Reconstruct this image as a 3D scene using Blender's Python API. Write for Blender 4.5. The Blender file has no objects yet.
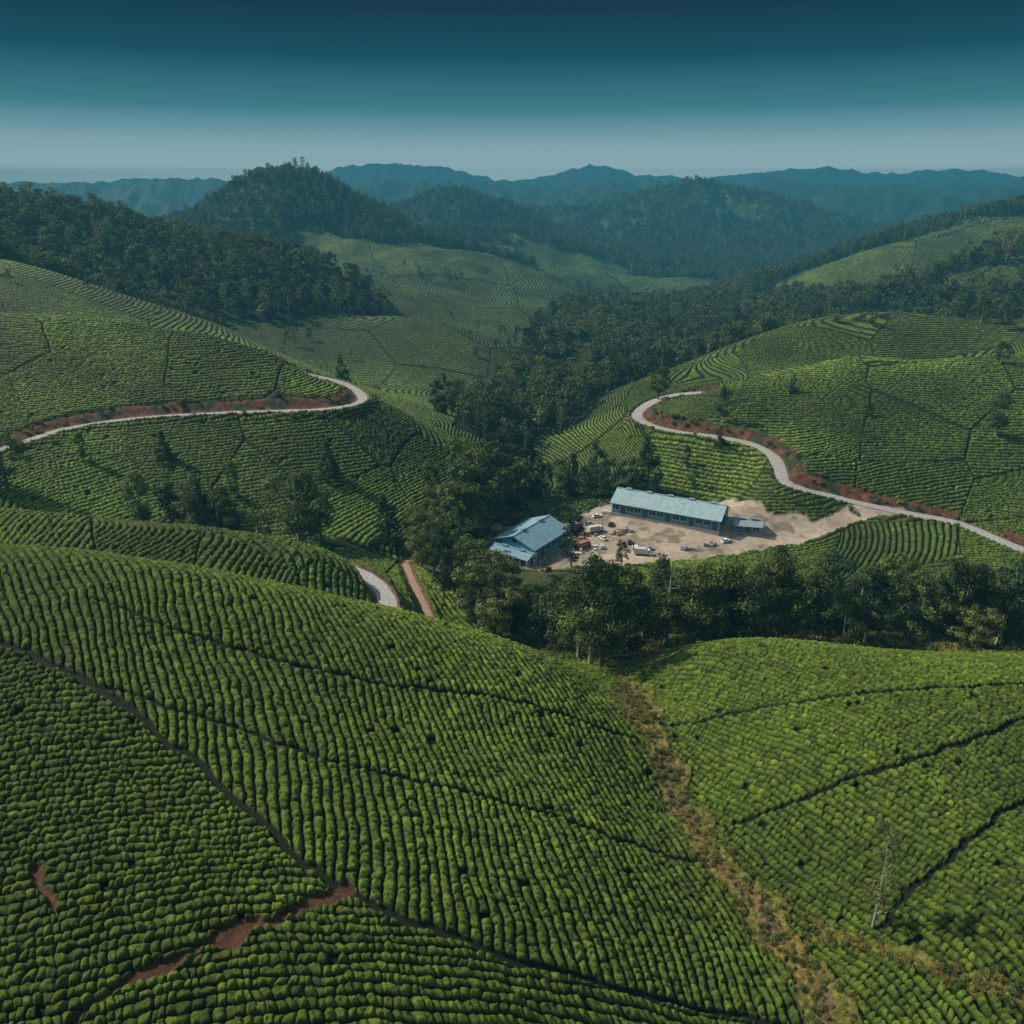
import bpy, bmesh, math, random, numpy as np, time
from mathutils import Vector, Matrix
T0=time.time()
random.seed(5); rng=np.random.default_rng(7)
D2=bpy.data; col=bpy.context.scene.collection
def link(o): col.objects.link(o); return o
# ------------------------------------------------------------------ image coordinates
# Camera at the hovering drone, 150 m above the valley datum. Points are stored
# as image pixels (u, v) with estimated depth Y, unprojected -> world XYZ
F=800.;PT=math.atan(322/800);cp,sp=math.cos(PT),math.sin(PT);ZC=150.
def P(u,v,Y):
    yc=(512-v)/F;k=cp+yc*sp
    return ((u-512)/F/k*Y,Y,ZC+Y*(-sp+yc*cp)/k)
C=[(0,548,130),(100,555,131),(200,570,133),(300,590,135),(400,612,138),(500,640,140),(560,665,139),(610,694,137),
(0,645,100),(0,790,75),(0,1024,48),(200,650,107),(200,790,79),(200,1024,49),(400,700,108),(400,800,84),(400,900,67),(400,1024,52),
(600,760,110),(600,850,87),(600,950,69),(600,1024,59),
(630,690,146),(680,800,108),(720,860,92),(780,940,78),(840,1015,66),
(700,652,150),(780,644,150),(900,659,142),(1024,672,134),(660,694,142),(800,750,112),(900,800,98),(1024,800,97),(800,860,91),(950,900,78),(1024,950,70),(1024,1010,64),
(0,512,190),(100,520,190),(200,530,190),(270,543,190),(330,562,190),(360,600,182),
(375,590,190),(345,563,215),(410,570,240),(425,612,200),
(490,558,273),(530,550,285),(560,565,270),(620,520,314),(740,530,304),(640,540,295),(680,515,318),(800,530,304),
(700,580,250),(900,580,253),(1024,570,262),(640,600,232),
(800,628,205),(950,628,205),(560,636,196),(640,640,190),(480,610,215),
(0,500,255),(100,480,283),(200,480,292),(330,480,305),(400,480,320),(450,520,300),(250,545,262),(350,545,264),(150,530,262),(420,560,262),
(0,450,290),(60,430,312),(120,420,324),(180,415,332),(260,412,340),(330,410,345),(365,398,362),
(430,430,370),(480,458,370),(530,490,365),
(0,315,400),(100,320,410),(200,335,405),(270,355,395),(330,385,375),(100,370,360),(0,380,345),(220,375,365),
(0,260,620),(60,275,620),(150,305,600),(230,330,570),(300,362,520),(400,400,480),(470,430,440),(510,455,430),(100,300,540),(250,350,490),
(0,206,1000),(100,221,980),(200,248,930),(300,268,900),(350,300,860),(370,318,830),
(220,322,730),(300,322,745),(400,318,770),(430,321,780),(470,340,740),(515,370,690),(400,370,640),(300,345,690),(460,380,640),
(370,280,1050),(450,305,1000),(520,330,930),(440,328,880),
(180,225,1700),(240,186,1700),(300,177,1700),(350,198,1700),(420,232,1680),(470,252,1650),(590,300,1450),(300,240,1500),(400,265,1400),(500,285,1350),(120,225,1700),(0,235,1700),(450,300,1200),
(470,240,2050),(550,245,2100),(650,278,2050),(600,262,2050),
(1024,211,1500),(930,230,1480),(850,258,1420),(760,291,1330),(1024,250,1180),(880,275,1180),
(1024,255,950),(960,275,940),(900,297,930),(820,315,900),(740,333,880),
(545,430,470),(600,405,500),(660,375,530),(740,345,560),(820,318,590),(900,312,600),(1024,320,590),
(670,400,430),(740,380,450),(850,358,460),(960,360,450),(1024,365,440),
(640,410,425),(650,424,405),(680,432,390),(740,440,375),(775,455,355),(782,480,330),(830,497,320),(900,512,310),(960,525,300),(1024,550,277),
(640,460,380),(700,500,340),(740,485,345),(600,500,340),
(880,400,410),(880,450,365),(1000,440,370),(1000,490,332),(780,410,410)]
HD=[(0,155,-75),(150,157,-80),(300,160,-88),(450,170,-105),(600,170,-108),(750,178,-110),(900,175,-109),(1024,170,-106),
(0,228,-102),(150,228,-108),(300,228,-112),(600,215,-122),
(0,455,-73),(200,450,-86),(330,430,-104),(100,460,-78),
(0,720,-75),(200,680,-116),(330,600,-140),(100,700,-95),(420,560,-138),(480,500,-140),
(430,830,-135),(560,700,-146),(560,900,-152),(600,1200,-165),(640,1600,-185),(700,1900,-205),
(0,1250,-70),(200,1200,-110),(330,1150,-135),
(740,500,-113),(850,510,-104),(960,500,-104),(640,600,-138),(740,700,-142),(850,740,-142),(960,750,-138),(1024,740,-135),
(600,400,-133),(550,390,-136),(560,480,-140),(560,560,-143),(500,400,-138),
(760,1100,-150),(900,1080,-135),(1024,1080,-125),
(300,2300,-190),(0,2300,-190),(700,2300,-205),(1000,2100,-190),(450,1900,-150),(850,1700,-190),(1024,1800,-150),
(0,30,-66),(300,30,-68),(512,30,-74),(800,30,-86),(1024,30,-88)]
def B(u,Y):
    k=700. if Y<200 else (745. if Y<340 else (780. if Y<500 else 820.))
    return ((u-512)/k*Y,Y)
W=[P(*c) for c in C]+[((u-512)/(820 if Y>200 else 700)*Y,Y,ZC+Z) for u,Y,Z in HD]
ex=[]
for (x,y,z),c in zip(W,C+HD):
    if c[0]<=0: ex+=[(x-.42*y,y,z),(x-.8*y,y,z)]
    if c[0]>=1024: ex+=[(x+.42*y,y,z),(x+.8*y,y,z)]
A=np.array(W+ex)
th=A[:,0]/A[:,1];ly=np.log(A[:,1]);tv=(A[:,2]-ZC)/A[:,1];n=len(A)
def K(r2): return .5*r2*np.log(r2+1e-12)
M=np.zeros((n+3,n+3));r2=(th[:,None]-th)**2+(ly[:,None]-ly)**2
M[:n,:n]=K(r2)+np.eye(n)*4e-5;M[:n,n]=1;M[:n,n+1]=th;M[:n,n+2]=ly;M[n:,:n]=M[:n,n:].T
w=np.linalg.solve(M,np.concatenate([tv,[0,0,0]]))
NT,NL=900,1100
TH=np.linspace(-1.4,1.4,NT);LY=np.linspace(math.log(18),math.log(12500),NL)
# ------------------------------------------------------------------ noise
def hsh(i,j,s=0):
    i=(np.asarray(i).astype(np.int64)&0xffffffff).astype(np.uint64);j=(np.asarray(j).astype(np.int64)&0xffffffff).astype(np.uint64)
    h=(i*np.uint64(374761393)+j*np.uint64(668265263)+np.uint64(s*2246822519+12345))&np.uint64(0xffffffff)
    h=((h^(h>>np.uint64(13)))*np.uint64(1274126177))&np.uint64(0xffffffff)
    h=((h^(h>>np.uint64(16)))*np.uint64(2654435761))&np.uint64(0xffffffff)
    h=h^(h>>np.uint64(15))
    return (h&np.uint64(0xffffff)).astype(np.float64)/16777216.
def vn(x,y,s=0):
    xi=np.floor(x);yi=np.floor(y);fx=x-xi;fy=y-yi;fx=fx*fx*(3-2*fx);fy=fy*fy*(3-2*fy)
    return (hsh(xi,yi,s)*(1-fx)+hsh(xi+1,yi,s)*fx)*(1-fy)+(hsh(xi,yi+1,s)*(1-fx)+hsh(xi+1,yi+1,s)*fx)*fy
def fbm(x,y,s=0,o=4):
    r=0;a=.5;f=1.
    for i in range(o): r=r+a*(vn(x*f,y*f,s+i)*2-1);a*=.5;f*=2.03
    return r
def sst(a,b,x): t=np.clip((x-a)/(b-a),0,1);return t*t*(3-2*t)
# ------------------------------------------------------------------ base heights
G=np.zeros((NL,NT))
for i in range(NL):
    L=min(LY[i],math.log(2500))
    rr=(TH[:,None]-th)**2+(L-ly)**2
    G[i]=K(rr)@w[:n]+w[n]+w[n+1]*TH+w[n+2]*L
Yg=np.exp(LY)[:,None]+0*TH[None,:];Xg=TH[None,:]*Yg
Zg=G*Yg
b=sst(2150,2500,Yg);Zg=Zg*(1-b)+(-205-(Yg-2300)*.012)*b
amp=sst(500,1500,Yg)
Zg=Zg+amp*(fbm(Xg/260,Yg/260,3,4)*34+8*np.abs(fbm(Xg/90,Yg/90,9,3)))
def ridge(Y0,wd,pts,na,seed,cf):
    us=np.array([p[0] for p in pts],float);zs=np.array([P(p[0],p[1],Y0)[2]-ZC for p in pts]);ts=(us-512)/820
    xs=ts*Y0
    z0=np.interp(Xg+ fbm(Xg/(wd*.8),Yg/(wd*.8),seed+7,3)*wd*.35,xs,zs)
    yc=Y0+fbm(Xg/(wd*1.3),0*Xg,seed,2)*wd*.4
    d=(Yg-yc)/wd
    base=-215-(Y0-2300)*.015
    pr=np.exp(-np.abs(d)**1.5*1.3)
    rn=fbm(Xg/(wd*.4),Yg/(wd*.8),seed+3,5)
    rg=.18-np.abs(fbm(Xg/(wd*.3),Yg/(wd*.9),seed+15,4))
    return base+(z0-base)*pr+rn*na*(cf+(1-cf)*np.sin(np.clip(pr,0,1)*math.pi))+fbm(Xg/(wd*.12),Yg/(wd*.3),seed+5,3)*na*.3+rg*na*.5*sst(.1,.5,pr)
for a in [
 (2650,420,[(-400,250),(280,245),(380,208),(430,194),(460,190),(500,204),(540,220),(600,240),(700,252),(900,270),(1500,250)],42,11,.5),
 (3200,520,[(-400,235),(380,235),(520,212),(580,210),(620,207),(660,196),(705,182),(740,186),(780,198),(830,216),(880,229),(1024,233),(1400,230)],55,21,.5),
 (4100,420,[(-400,196),(0,200),(60,204),(160,206),(300,212),(480,206),(560,200),(620,196),(700,206),(760,202),(830,194),(900,190),(960,189),(1024,183),(1400,183)],50,31,.7),
 (5300,480,[(-400,190),(0,184),(60,188),(130,186),(200,180),(260,186),(330,190),(400,186),(450,184),(520,192),(600,184),(680,190),(740,188),(800,185),(900,189),(1400,188)],52,41,.8),
 (6800,560,[(-400,184),(0,181),(90,186),(160,179),(230,182),(300,180),(380,178),(450,181),(540,186),(620,181),(700,184),(780,180),(860,183),(940,179),(1024,182),(1400,182)],55,61,.85),
 (8900,800,[(-400,183),(0,188),(250,181),(300,178),(340,172),(400,166),(450,169),(500,179),(560,177),(600,170),(660,179),(720,175),(780,171),(830,168),(880,177),(940,172),(1024,177),(1400,172)],66,51,.9)]:
    Zg=np.maximum(Zg,ridge(*a))
Zg+=ZC
def bil(Gr,X,Y):
    t=np.clip((X/Y-TH[0])/(TH[1]-TH[0]),0,NT-1.001);l=np.clip((np.log(Y)-LY[0])/(LY[1]-LY[0]),0,NL-1.001)
    ti=t.astype(int);li=l.astype(int);ft=t-ti;fl=l-li
    return (Gr[li,ti]*(1-ft)+Gr[li,ti+1]*ft)*(1-fl)+(Gr[li+1,ti]*(1-ft)+Gr[li+1,ti+1]*ft)*fl
def pixel_hit(u,v,lo=25,hi=2600):  # first ground point on the camera ray through image pixel u, v
    yc=(512-v)/F;k=cp+yc*sp;t_=(-sp+yc*cp)/k;t0=(u-512)/F/k
    Ys=np.geomspace(lo,hi,5000);g=(bil(Zg,t0*Ys,Ys)-ZC)/Ys
    h=np.nonzero(g>t_)[0];y=float(Ys[h[0]]) if len(h) else hi
    return (t0*y,y)
def SL(l): return [pixel_hit(*q) for q in l]
def spline(pts,step=2.5):
    p=[np.array(q,float) for q in pts];p=[2*p[0]-p[1]]+p+[2*p[-1]-p[-2]];o=[]
    for i in range(1,len(p)-2):
        m=max(2,int(np.linalg.norm(p[i+1]-p[i])/step))
        for k in range(m):
            t=k/m;o.append(.5*((2*p[i])+(-p[i-1]+p[i+1])*t+(2*p[i-1]-5*p[i]+4*p[i+1]-p[i+2])*t*t+(-p[i-1]+3*p[i]-3*p[i+1]+p[i+2])*t**3))
    o.append(p[-2]);return np.array(o)
# ------------------------------------------------------------------ ways
path1=[(-85.2,104.6),(-74.0,100.0),(-64.0,96.8),(-51.9,90.7),(-39.9,82.5),(-30.1,74.7),(-22.8,68.8),(-17.9,66.2),(-8.9,63.9),(0.9,62.8),(12.3,64.0),(24.5,65.4),(33.7,63.9)]
path2=[(-60.8,94.4),(-50.4,93.4),(-36.2,91.0),(-23.5,88.5),(-11.4,89.0),(1.1,90.1),(14.3,90.8),(27.9,90.6)]
path3=[(-66.8,112.2),(-49.1,109.2),(-33.6,108.3),(-15.2,111.6),(1.4,115.7),(23.5,120.4)]
pathb1=[(29.7,126.2),(43.2,126.5),(57.0,124.4),(75.4,124.8),(96.2,127.2),(112.8,130.0)]
pathb2=SL([(735,825),(800,800),(870,775),(950,750),(1024,722),(1100,695)])
pathb3=SL([(880,930),(920,885),(960,850),(1024,800),(1100,740)])
dirt1=SL([(345,886),(270,920),(200,950),(130,985),(70,1024),(30,1060)]);dirt2=SL([(40,870),(55,920),(75,990)])
gully=SL([(625,685),(648,730),(668,780),(697,830),(733,880),(775,935),(815,985),(840,1030),(860,1080)])
gully2=SL([(815,935),(870,950),(940,975),(1024,1000),(1100,1020)])
S=lambda l:[P(*q)[:2] for q in l]
roadL=S([(-330,500,270),(-120,480,275),(-50,465,282),(0,449,290),(60,430,312),(120,420,324),(180,415,332),(260,412,340),(330,410,345),(357,404,354),(362,398,368),(345,394,385),(300,394,395)])
roadR=S([(700,405,440),(668,408,440),(645,408,430),(637,416,416),(650,426,403),(680,432,390),(740,440,375),(768,450,360),(779,462,345),(784,480,330),(800,490,324),(830,497,320),(900,512,310),(960,525,300),(1024,550,277),(1090,575,262),(1250,600,250)])
roadB=S([(300,556,224),(338,560,216),(352,568,210),(370,582,202),(384,597,192),(388,612,180),(380,640,172)])
track=S([(500,556,276),(440,556,268),(408,560,256),(408,570,243),(416,590,220),(426,612,203),(432,640,190)])
def pdist(X,Y,pts):
    pts=np.asarray(pts)[:,:2];d=np.full(X.shape,1e9);ix=np.zeros(X.shape)
    x0,x1=pts[:,0].min()-16,pts[:,0].max()+16;y0,y1=pts[:,1].min()-16,pts[:,1].max()+16
    m=(X>x0)&(X<x1)&(Y>y0)&(Y<y1);x=X[m];y=Y[m];dd=np.full(x.shape,1e9);ii=np.zeros(x.shape)
    for i in range(len(pts)-1):
        a=pts[i];e=pts[i+1]-a;L=e@e+1e-9
        t=np.clip(((x-a[0])*e[0]+(y-a[1])*e[1])/L,0,1);q=np.hypot(x-a[0]-t*e[0],y-a[1]-t*e[1])
        k=q<dd;dd=np.where(k,q,dd);ii=np.where(k,i+t,ii)
    d[m]=dd;ix[m]=ii;return d,ix
roads=[]
for nm,pts,hw in (('L',roadL,2.2),('R',roadR,2.8),('B',roadB,2.3),('T',track,1.0)):
    s=spline(pts,3.);z=bil(Zg,s[:,0],s[:,1])
    zp=np.pad(z,8,mode='edge');z=np.convolve(zp,np.ones(17)/17,'valid')
    roads.append((nm,s,z,hw))
def terrain(X,Y,full=False):
    X=np.asarray(X,float);Y=np.asarray(Y,float);Z=bil(Zg,X,Y);rd=np.full(X.shape,1e9);bank=np.zeros(X.shape)
    for nm,s,z,hw in roads:
        d,ix=pdist(X,Y,s);zr=np.interp(ix,np.arange(len(z)),z)
        up=Z-zr
        b=sst(hw+.8,hw+(5.5 if nm in 'LR' else 3),d)
        Z=np.where(d<20,zr*(1-b)+Z*b,Z)
        rd=np.minimum(rd,d-hw)
        bw={'L':7.5,'R':7.5,'B':1.5,'T':1.2}[nm]
        bank=np.maximum(bank,(d>hw+.3)*(d<hw+bw)*(up>.15 if nm in 'LR' else 1))
    return (Z,rd,bank) if full else Z
def inpoly(X,Y,poly):
    r=np.zeros(X.shape,bool);m=len(poly);xs=[p[0] for p in poly];ys=[p[1] for p in poly]
    k=(X>=min(xs))&(X<=max(xs))&(Y>=min(ys))&(Y<=max(ys));x=X[k];y=Y[k];q=np.zeros(x.shape,bool)
    for i in range(m):
        x1,y1=poly[i];x2,y2=poly[(i+1)%m]
        if y1==y2: continue
        q^=((y1>y)!=(y2>y))&(x<(x2-x1)*(y-y1)/(y2-y1)+x1)
    r[k]=q;return r
BP=lambda l:[B(*q) for q in l]
FOR=[BP([(-500,640),(0,650),(150,650),(215,690),(222,735),(300,752),(375,780),(382,850),(350,930),(200,1080),(-500,1300)]),
 BP([(-500,1300),(200,1250),(285,1450),(300,1540),(380,1530),(470,1560),(520,1640),(540,1800),(-500,1900)]),
 BP([(455,430),(520,425),(540,470),(600,530),(680,590),(760,640),(820,672),(900,690),(1500,700),(1500,860),(1000,850),(930,870),(900,920),(1000,930),(1500,890),(1500,1060),(1000,1040),(880,1020),(800,1100),(750,1250),(700,1600),(590,1600),(600,1350),(560,1150),(545,1000),(528,850),(520,700),(490,560),(450,500)]),
 BP([(740,1270),(850,1330),(930,1360),(1500,1350),(1500,1650),(700,1640)]),
 BP([(425,258),(452,252),(495,290),(520,300),(520,335),(478,340),(440,300)])]
CLEAR=[BP([(590,2900),(650,2950),(640,3050),(600,3030)]),BP([(700,3000),(760,3000),(750,3120),(705,3100)]),BP([(470,1850),(560,1850),(640,1950),(600,2080),(480,2050)])]
YARD=BP([(480,284),(498,266),(560,262),(620,268),(700,274),(740,283),(800,295),(880,307),(930,304),(905,315),(800,309),(765,314),(735,332),(640,340),(600,330),(560,312),(500,304)])
def isforest(X,Y):
    wx=X+fbm(X/60,Y/60,77,3)*Y*.03;wy=Y+fbm(X/60,Y/60,88,3)*Y*.05
    r=np.zeros(np.shape(X),bool)
    for p in FOR: r|=inpoly(wx,wy,p)
    r|=(wy>1900)
    for p in CLEAR: r&=~inpoly(wx,wy,p)
    return r
# ------------------------------------------------------------------ fine terrain mesh
ly1=np.arange(math.log(30),math.log(600),.0019);ly2=np.arange(math.log(600),math.log(12000),.0065)
lys=np.concatenate([ly1,ly2]);ths=np.linspace(-.98,.98,1320)
NR,NC=len(lys),len(ths)
Y=np.exp(lys)[:,None]+0*ths[None,:];X=ths[None,:]*Y
Xf=X.ravel();Yf=Y.ravel()
Zb,rd,bank=terrain(Xf,Yf,True)
fg=Yf<166
p=np.zeros(Xf.shape);q=np.zeros(Xf.shape);gap=np.zeros(Xf.shape);pid=np.zeros(Xf.shape);spc=np.full(Xf.shape,1.35)
# foreground rows
i=fg;x=Xf[i];y=Yf[i]
g1=np.asarray(gully);gx=np.interp(-y,-g1[:,1],g1[:,0]) if g1[0,1]>g1[-1,1] else np.interp(y,g1[:,1],g1[:,0])
pc=np.asarray(path1);L1y=np.interp(x,pc[:,0],pc[:,1])
wob=fbm(x/26,y/26,31,3)*3.
r=np.hypot(x+165,y-40);a=np.arctan2(y-40,x+165)
SPF=1.28;BUL=.88
pC=(r+wob)/SPF;qC=a*150/BUL
pL=(-.36*x+.93*y+.0022*(x+40)**2+wob)/SPF;qL=(.93*x+.36*y)/BUL
rB=np.hypot(x+95,y-10);aB=np.arctan2(y-10,x+95);pB=(rB+wob)/SPF;qB=aB*170/BUL
left=(y<L1y);right=x>gx
P_=np.where(right,pB,np.where(left,pL,pC));Q_=np.where(right,qB,np.where(left,qL,qC))
P_+=(vn(x/2.2,y/2.2,33)-.5)*.3
p[i]=P_;q[i]=Q_+(vn(x/1.7,y/1.7,34)-.5)*1.2;pid[i]=np.where(right,3,np.where(left,1,2))
gp=np.zeros(x.shape)
for pp,hw in ((path1,.32),(path2,.2),(path3,.2),(pathb1,.2),(pathb2,.22),(pathb3,.22)):
    d,_=pdist(x+fbm(x/3,y/3,6,3)*1.,y+fbm(x/3,y/3,7,3)*1.,spline(pp,3));gp=np.maximum(gp,1-sst(hw,hw+.35,d))
gap[i]=gp
dd1,_=pdist(x+fbm(x/3,y/3,16,3)*2.6,y,spline(dirt1,3));dd2,_=pdist(x+fbm(x/3,y/3,26,3)*2.,y,spline(dirt2,3))
dv=fbm(x/5,y/5,27,2)*1.1
dirtm=np.zeros(Xf.shape);dirtm[i]=np.maximum(1-sst(.4,.9,dd1+dv),1-sst(.1,.5,dd2+dv))
dg,_=pdist(x+fbm(x/6,y/6,36,4)*3.2,y+fbm(x/4,y/4,37,3)*1.5,spline(gully,3));dg2,_=pdist(x+fbm(x/6,y/6,46,3)*1.8,y+fbm(x/3,y/3,47,3)*2.,spline(gully2,3))
gr=np.maximum(1-sst(2.2+.013*np.abs(y-66),3.0+.013*np.abs(y-66),dg),1-sst(.8,1.4,dg2))
gr=np.maximum(gr,(sst(158,162,y)*(x>15)))
grass=np.zeros(Xf.shape);grass[i]=gr
trail=np.zeros(Xf.shape);trail[i]=1-sst(.35,.9,dg)
# voronoi patches elsewhere
i=~fg;x=Xf[i];y=Yf[i];t=x/y;l=np.log(y)
cs=.15
tt=t+.006*fbm(t*12,l*12,61,2)
gx_=np.floor(tt/cs);gl_=np.floor(l/cs)
d1=np.full(x.shape,1e9);d2=d1.copy();ct=np.zeros(x.shape);cl=np.zeros(x.shape);cid=np.zeros(x.shape)
for a in(-1,0,1):
    for b_ in(-1,0,1):
        u_=(gx_+a+.2+.6*hsh(gx_+a,gl_+b_,1))*cs;v_=(gl_+b_+.2+.6*hsh(gx_+a,gl_+b_,2))*cs
        d=np.hypot(tt-u_,(l-v_)*.75);k=d<d1
        d2=np.where(k,d1,np.minimum(d2,d));ct=np.where(k,u_,ct);cl=np.where(k,v_,cl);cid=np.where(k,hsh(gx_+a,gl_+b_,3),cid);d1=np.where(k,d,d1)
cy=np.exp(cl);cx=ct*cy
e=np.maximum(8,cy*.03)
gx1=(bil(Zg,cx+e,cy)-bil(Zg,cx-e,cy))/(2*e);gy1=(bil(Zg,cx,cy+e)-bil(Zg,cx,cy-e))/(2*e)
zc=bil(Zg,cx,cy);gm=np.hypot(gx1,gy1)+1e-6
nx=gx1/gm;ny=gy1/gm
sp_=np.where(cy<235,1.7,np.where(cy<330,2.0,np.where(cy<520,2.4,np.where(cy<900,3.2,4.6))))
lin=nx*(x-cx)+ny*(y-cy);con=(bil(Zg,x,y)-zc)/np.maximum(gm,.12)
wgt=.6*sst(.06,.15,gm)*(1-.5*sst(700,1000,y))
p[i]=((1-wgt)*lin+wgt*con)/sp_+cid*50+fbm(x/12,y/12,62,2)*.5;q[i]=(-ny*(x-cx)+nx*(y-cy))/(sp_*.8)
edge=(d2-d1)*.5*y
gap[i]=(1-sst(.1*sp_,.24*sp_,edge))*(.2+.75*(hsh(np.floor(cid*900),0*cid,4)>.5));pid[i]=4+np.floor(cid*997);spc[i]=sp_
del gx1,gy1,zc,con,lin,d1,d2,ct,cl
pr=np.floor(p);a=p-pr-.5
qq=q+hsh(pr,pid,5)*7;qi=np.floor(qq);bq=qq-qi-.5+ (hsh(pr,qi,8)-.5)*.35
jit=.72+.4*hsh(pr+pid*13,qi,6);miss=hsh(pr+pid*7,qi,7)<.006
nr_=(Yf<230)
er=np.clip(1-(np.abs(a+(vn(Xf/.7,Yf/.7,90)-.5)*.2*nr_)/.49)**2.9,0,1);eb=np.clip(1-.34*(np.abs(bq)*2)**3,0,1)
hb=np.clip(er,0,1)**.75*eb*jit*(~miss)*(1+.4*(vn(Xf/.42,Yf/.42,91)-.5)*nr_)
hb=hb*(1-gap)
forest=isforest(Xf,Yf)
yard=inpoly(Xf+fbm(Xf/8,Yf/8,56,3)*5,Yf+fbm(Xf/8,Yf/8,66,3)*5,YARD).astype(float)
tea=np.ones(Xf.shape)
tea*=(~forest);tea*=(1-yard);tea*=(1-np.clip(grass,0,1))*(1-dirtm);tea*=(rd>.9);tea*=(1-bank)
mead=inpoly(Xf,Yf,BP([(395,262),(470,215),(500,196),(640,180),(1500,180),(1500,212),(760,226),(640,240),(600,262),(500,262),(470,300),(430,262)])) # wooded strip floor
tea*=~mead
fade=1-sst(450,650,Yf)
Z=Zb+hb*tea*fade*np.minimum(.66*spc,1.25)
Z+=np.where((grass>.3)|mead,(vn(Xf/1.1,Yf/1.1,71)*.5+vn(Xf/.45,Yf/.45,72)*.4)*sst(200,100,Yf)+.3*vn(Xf/2,Yf/2,73),0)*(rd>0)
Z+=bank*(fbm(Xf/2.5,Yf/2.5,74,3)*.7)
wild=forest&(Yf>1800);Z+=np.where(wild,vn(Xf/22,Yf/22,75)*9*sst(1800,2300,Yf)+vn(Xf/60,Yf/60,76)*14*sst(2500,3200,Yf),0)
# base albedo
def C3(a): return np.array(a)[None,:]
n1=vn(Xf/9,Yf/9,101)[:,None];n2=vn(Xf/1.3,Yf/1.3,102)[:,None];n3=fbm(Xf/45,Yf/45,103,3)[:,None];n4=vn(Xf/.5,Yf/.5,107)[:,None]
colr=np.zeros((len(Xf),3))
tint=(.8+.4*hsh(pid,pid*0+3,9))[:,None]*(1+.8*n3)
bt=(.7+.6*hsh(pr,qi,11))[:,None]
teac=C3((.128,.192,.018))*tint*bt*(.8+.4*n2)
teac=teac*np.where(hsh(pr,qi,12)[:,None]>.9,C3((1.4,1.2,1.)),1)
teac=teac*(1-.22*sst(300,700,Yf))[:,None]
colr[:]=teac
def mixc(m,c):
    global colr
    m=np.clip(m,0,1)[:,None];colr=colr*(1-m)+c*m
mixc((1-tea),C3((.035,.05,.015))*(.6+.8*n2))
gc=C3((.25,.19,.045))*(.35+1.2*n4)*(1-n1*.4)+C3((.03,.08,.008))*n1*(.5+n2)
mixc(grass*(1-dirtm),gc);mixc(trail*sst(.2,.6,n1[:,0]+.1),C3((.26,.15,.08))*(.4+.5*n2+.5*n4))
mixc(mead.astype(float),C3((.05,.065,.018))*(.5+1.*n2)+C3((.06,.045,.012))*n1)
mixc(forest.astype(float),C3((.016,.030,.009))*(.6+.8*n2))
mixc(forest*sst(2100,2600,Yf),C3((.020,.040,.013))*(.5+1.1*vn(Xf/40,Yf/40,104)[:,None]))
mixc(dirtm,C3((.12,.055,.028))*(.4+.6*n2+.6*n4))
mixc(bank*sst(-.1,.25,fbm(Xf/4,Yf/4,105,3)+.15),C3((.16,.062,.028))*(.4+.9*n2))
mixc(yard,C3((.5,.39,.28))*(.5+.4*n2+.5*n1))
mixc(yard*sst(.05,.3,fbm(Xf/5,Yf/5,106,3)-.05)*.6,C3((.12,.11,.05)))
mixc(1-sst(.2,1.3,rd),C3((.22,.14,.08))*(.7+.5*n2))
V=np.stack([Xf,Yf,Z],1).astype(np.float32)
def mesh_np(name,V,Fc,smooth=True):
    me=D2.meshes.new(name);nf=len(Fc);k=Fc.shape[1]
    me.vertices.add(len(V));me.vertices.foreach_set('co',np.ascontiguousarray(V,dtype=np.float32).ravel())
    me.loops.add(nf*k);me.loops.foreach_set('vertex_index',np.ascontiguousarray(Fc,dtype=np.int32).ravel())
    me.polygons.add(nf);me.polygons.foreach_set('loop_start',np.arange(0,nf*k,k,dtype=np.int32))
    if smooth: me.polygons.foreach_set('use_smooth',np.ones(nf,bool))
    me.update(calc_edges=True);return me
def fattr(me,nm,v): me.attributes.new(nm,'FLOAT','POINT').data.foreach_set('value',np.asarray(v,dtype=np.float32))
def cattr(me,nm,c): me.attributes.new(nm,'FLOAT_COLOR','POINT').data.foreach_set('color',np.concatenate([c,np.ones((len(c),1))],1).astype(np.float32).ravel())
rI,cI=np.meshgrid(np.arange(NR-1),np.arange(NC-1),indexing='ij');a=(rI*NC+cI).ravel()
me=mesh_np('terrain',V,np.stack([a,a+1,a+NC+1,a+NC],1))
cattr(me,'Col',colr);fattr(me,'tea',tea);fattr(me,'hb',hb);fattr(me,'gap',gap)
me.attributes.new('pq','FLOAT_VECTOR','POINT').data.foreach_set('vector',np.stack([p,q,pid],1).astype(np.float32).ravel())
terr=link(D2.objects.new('hills_terrain',me))
print('terrain',len(V),time.time()-T0)
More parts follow.
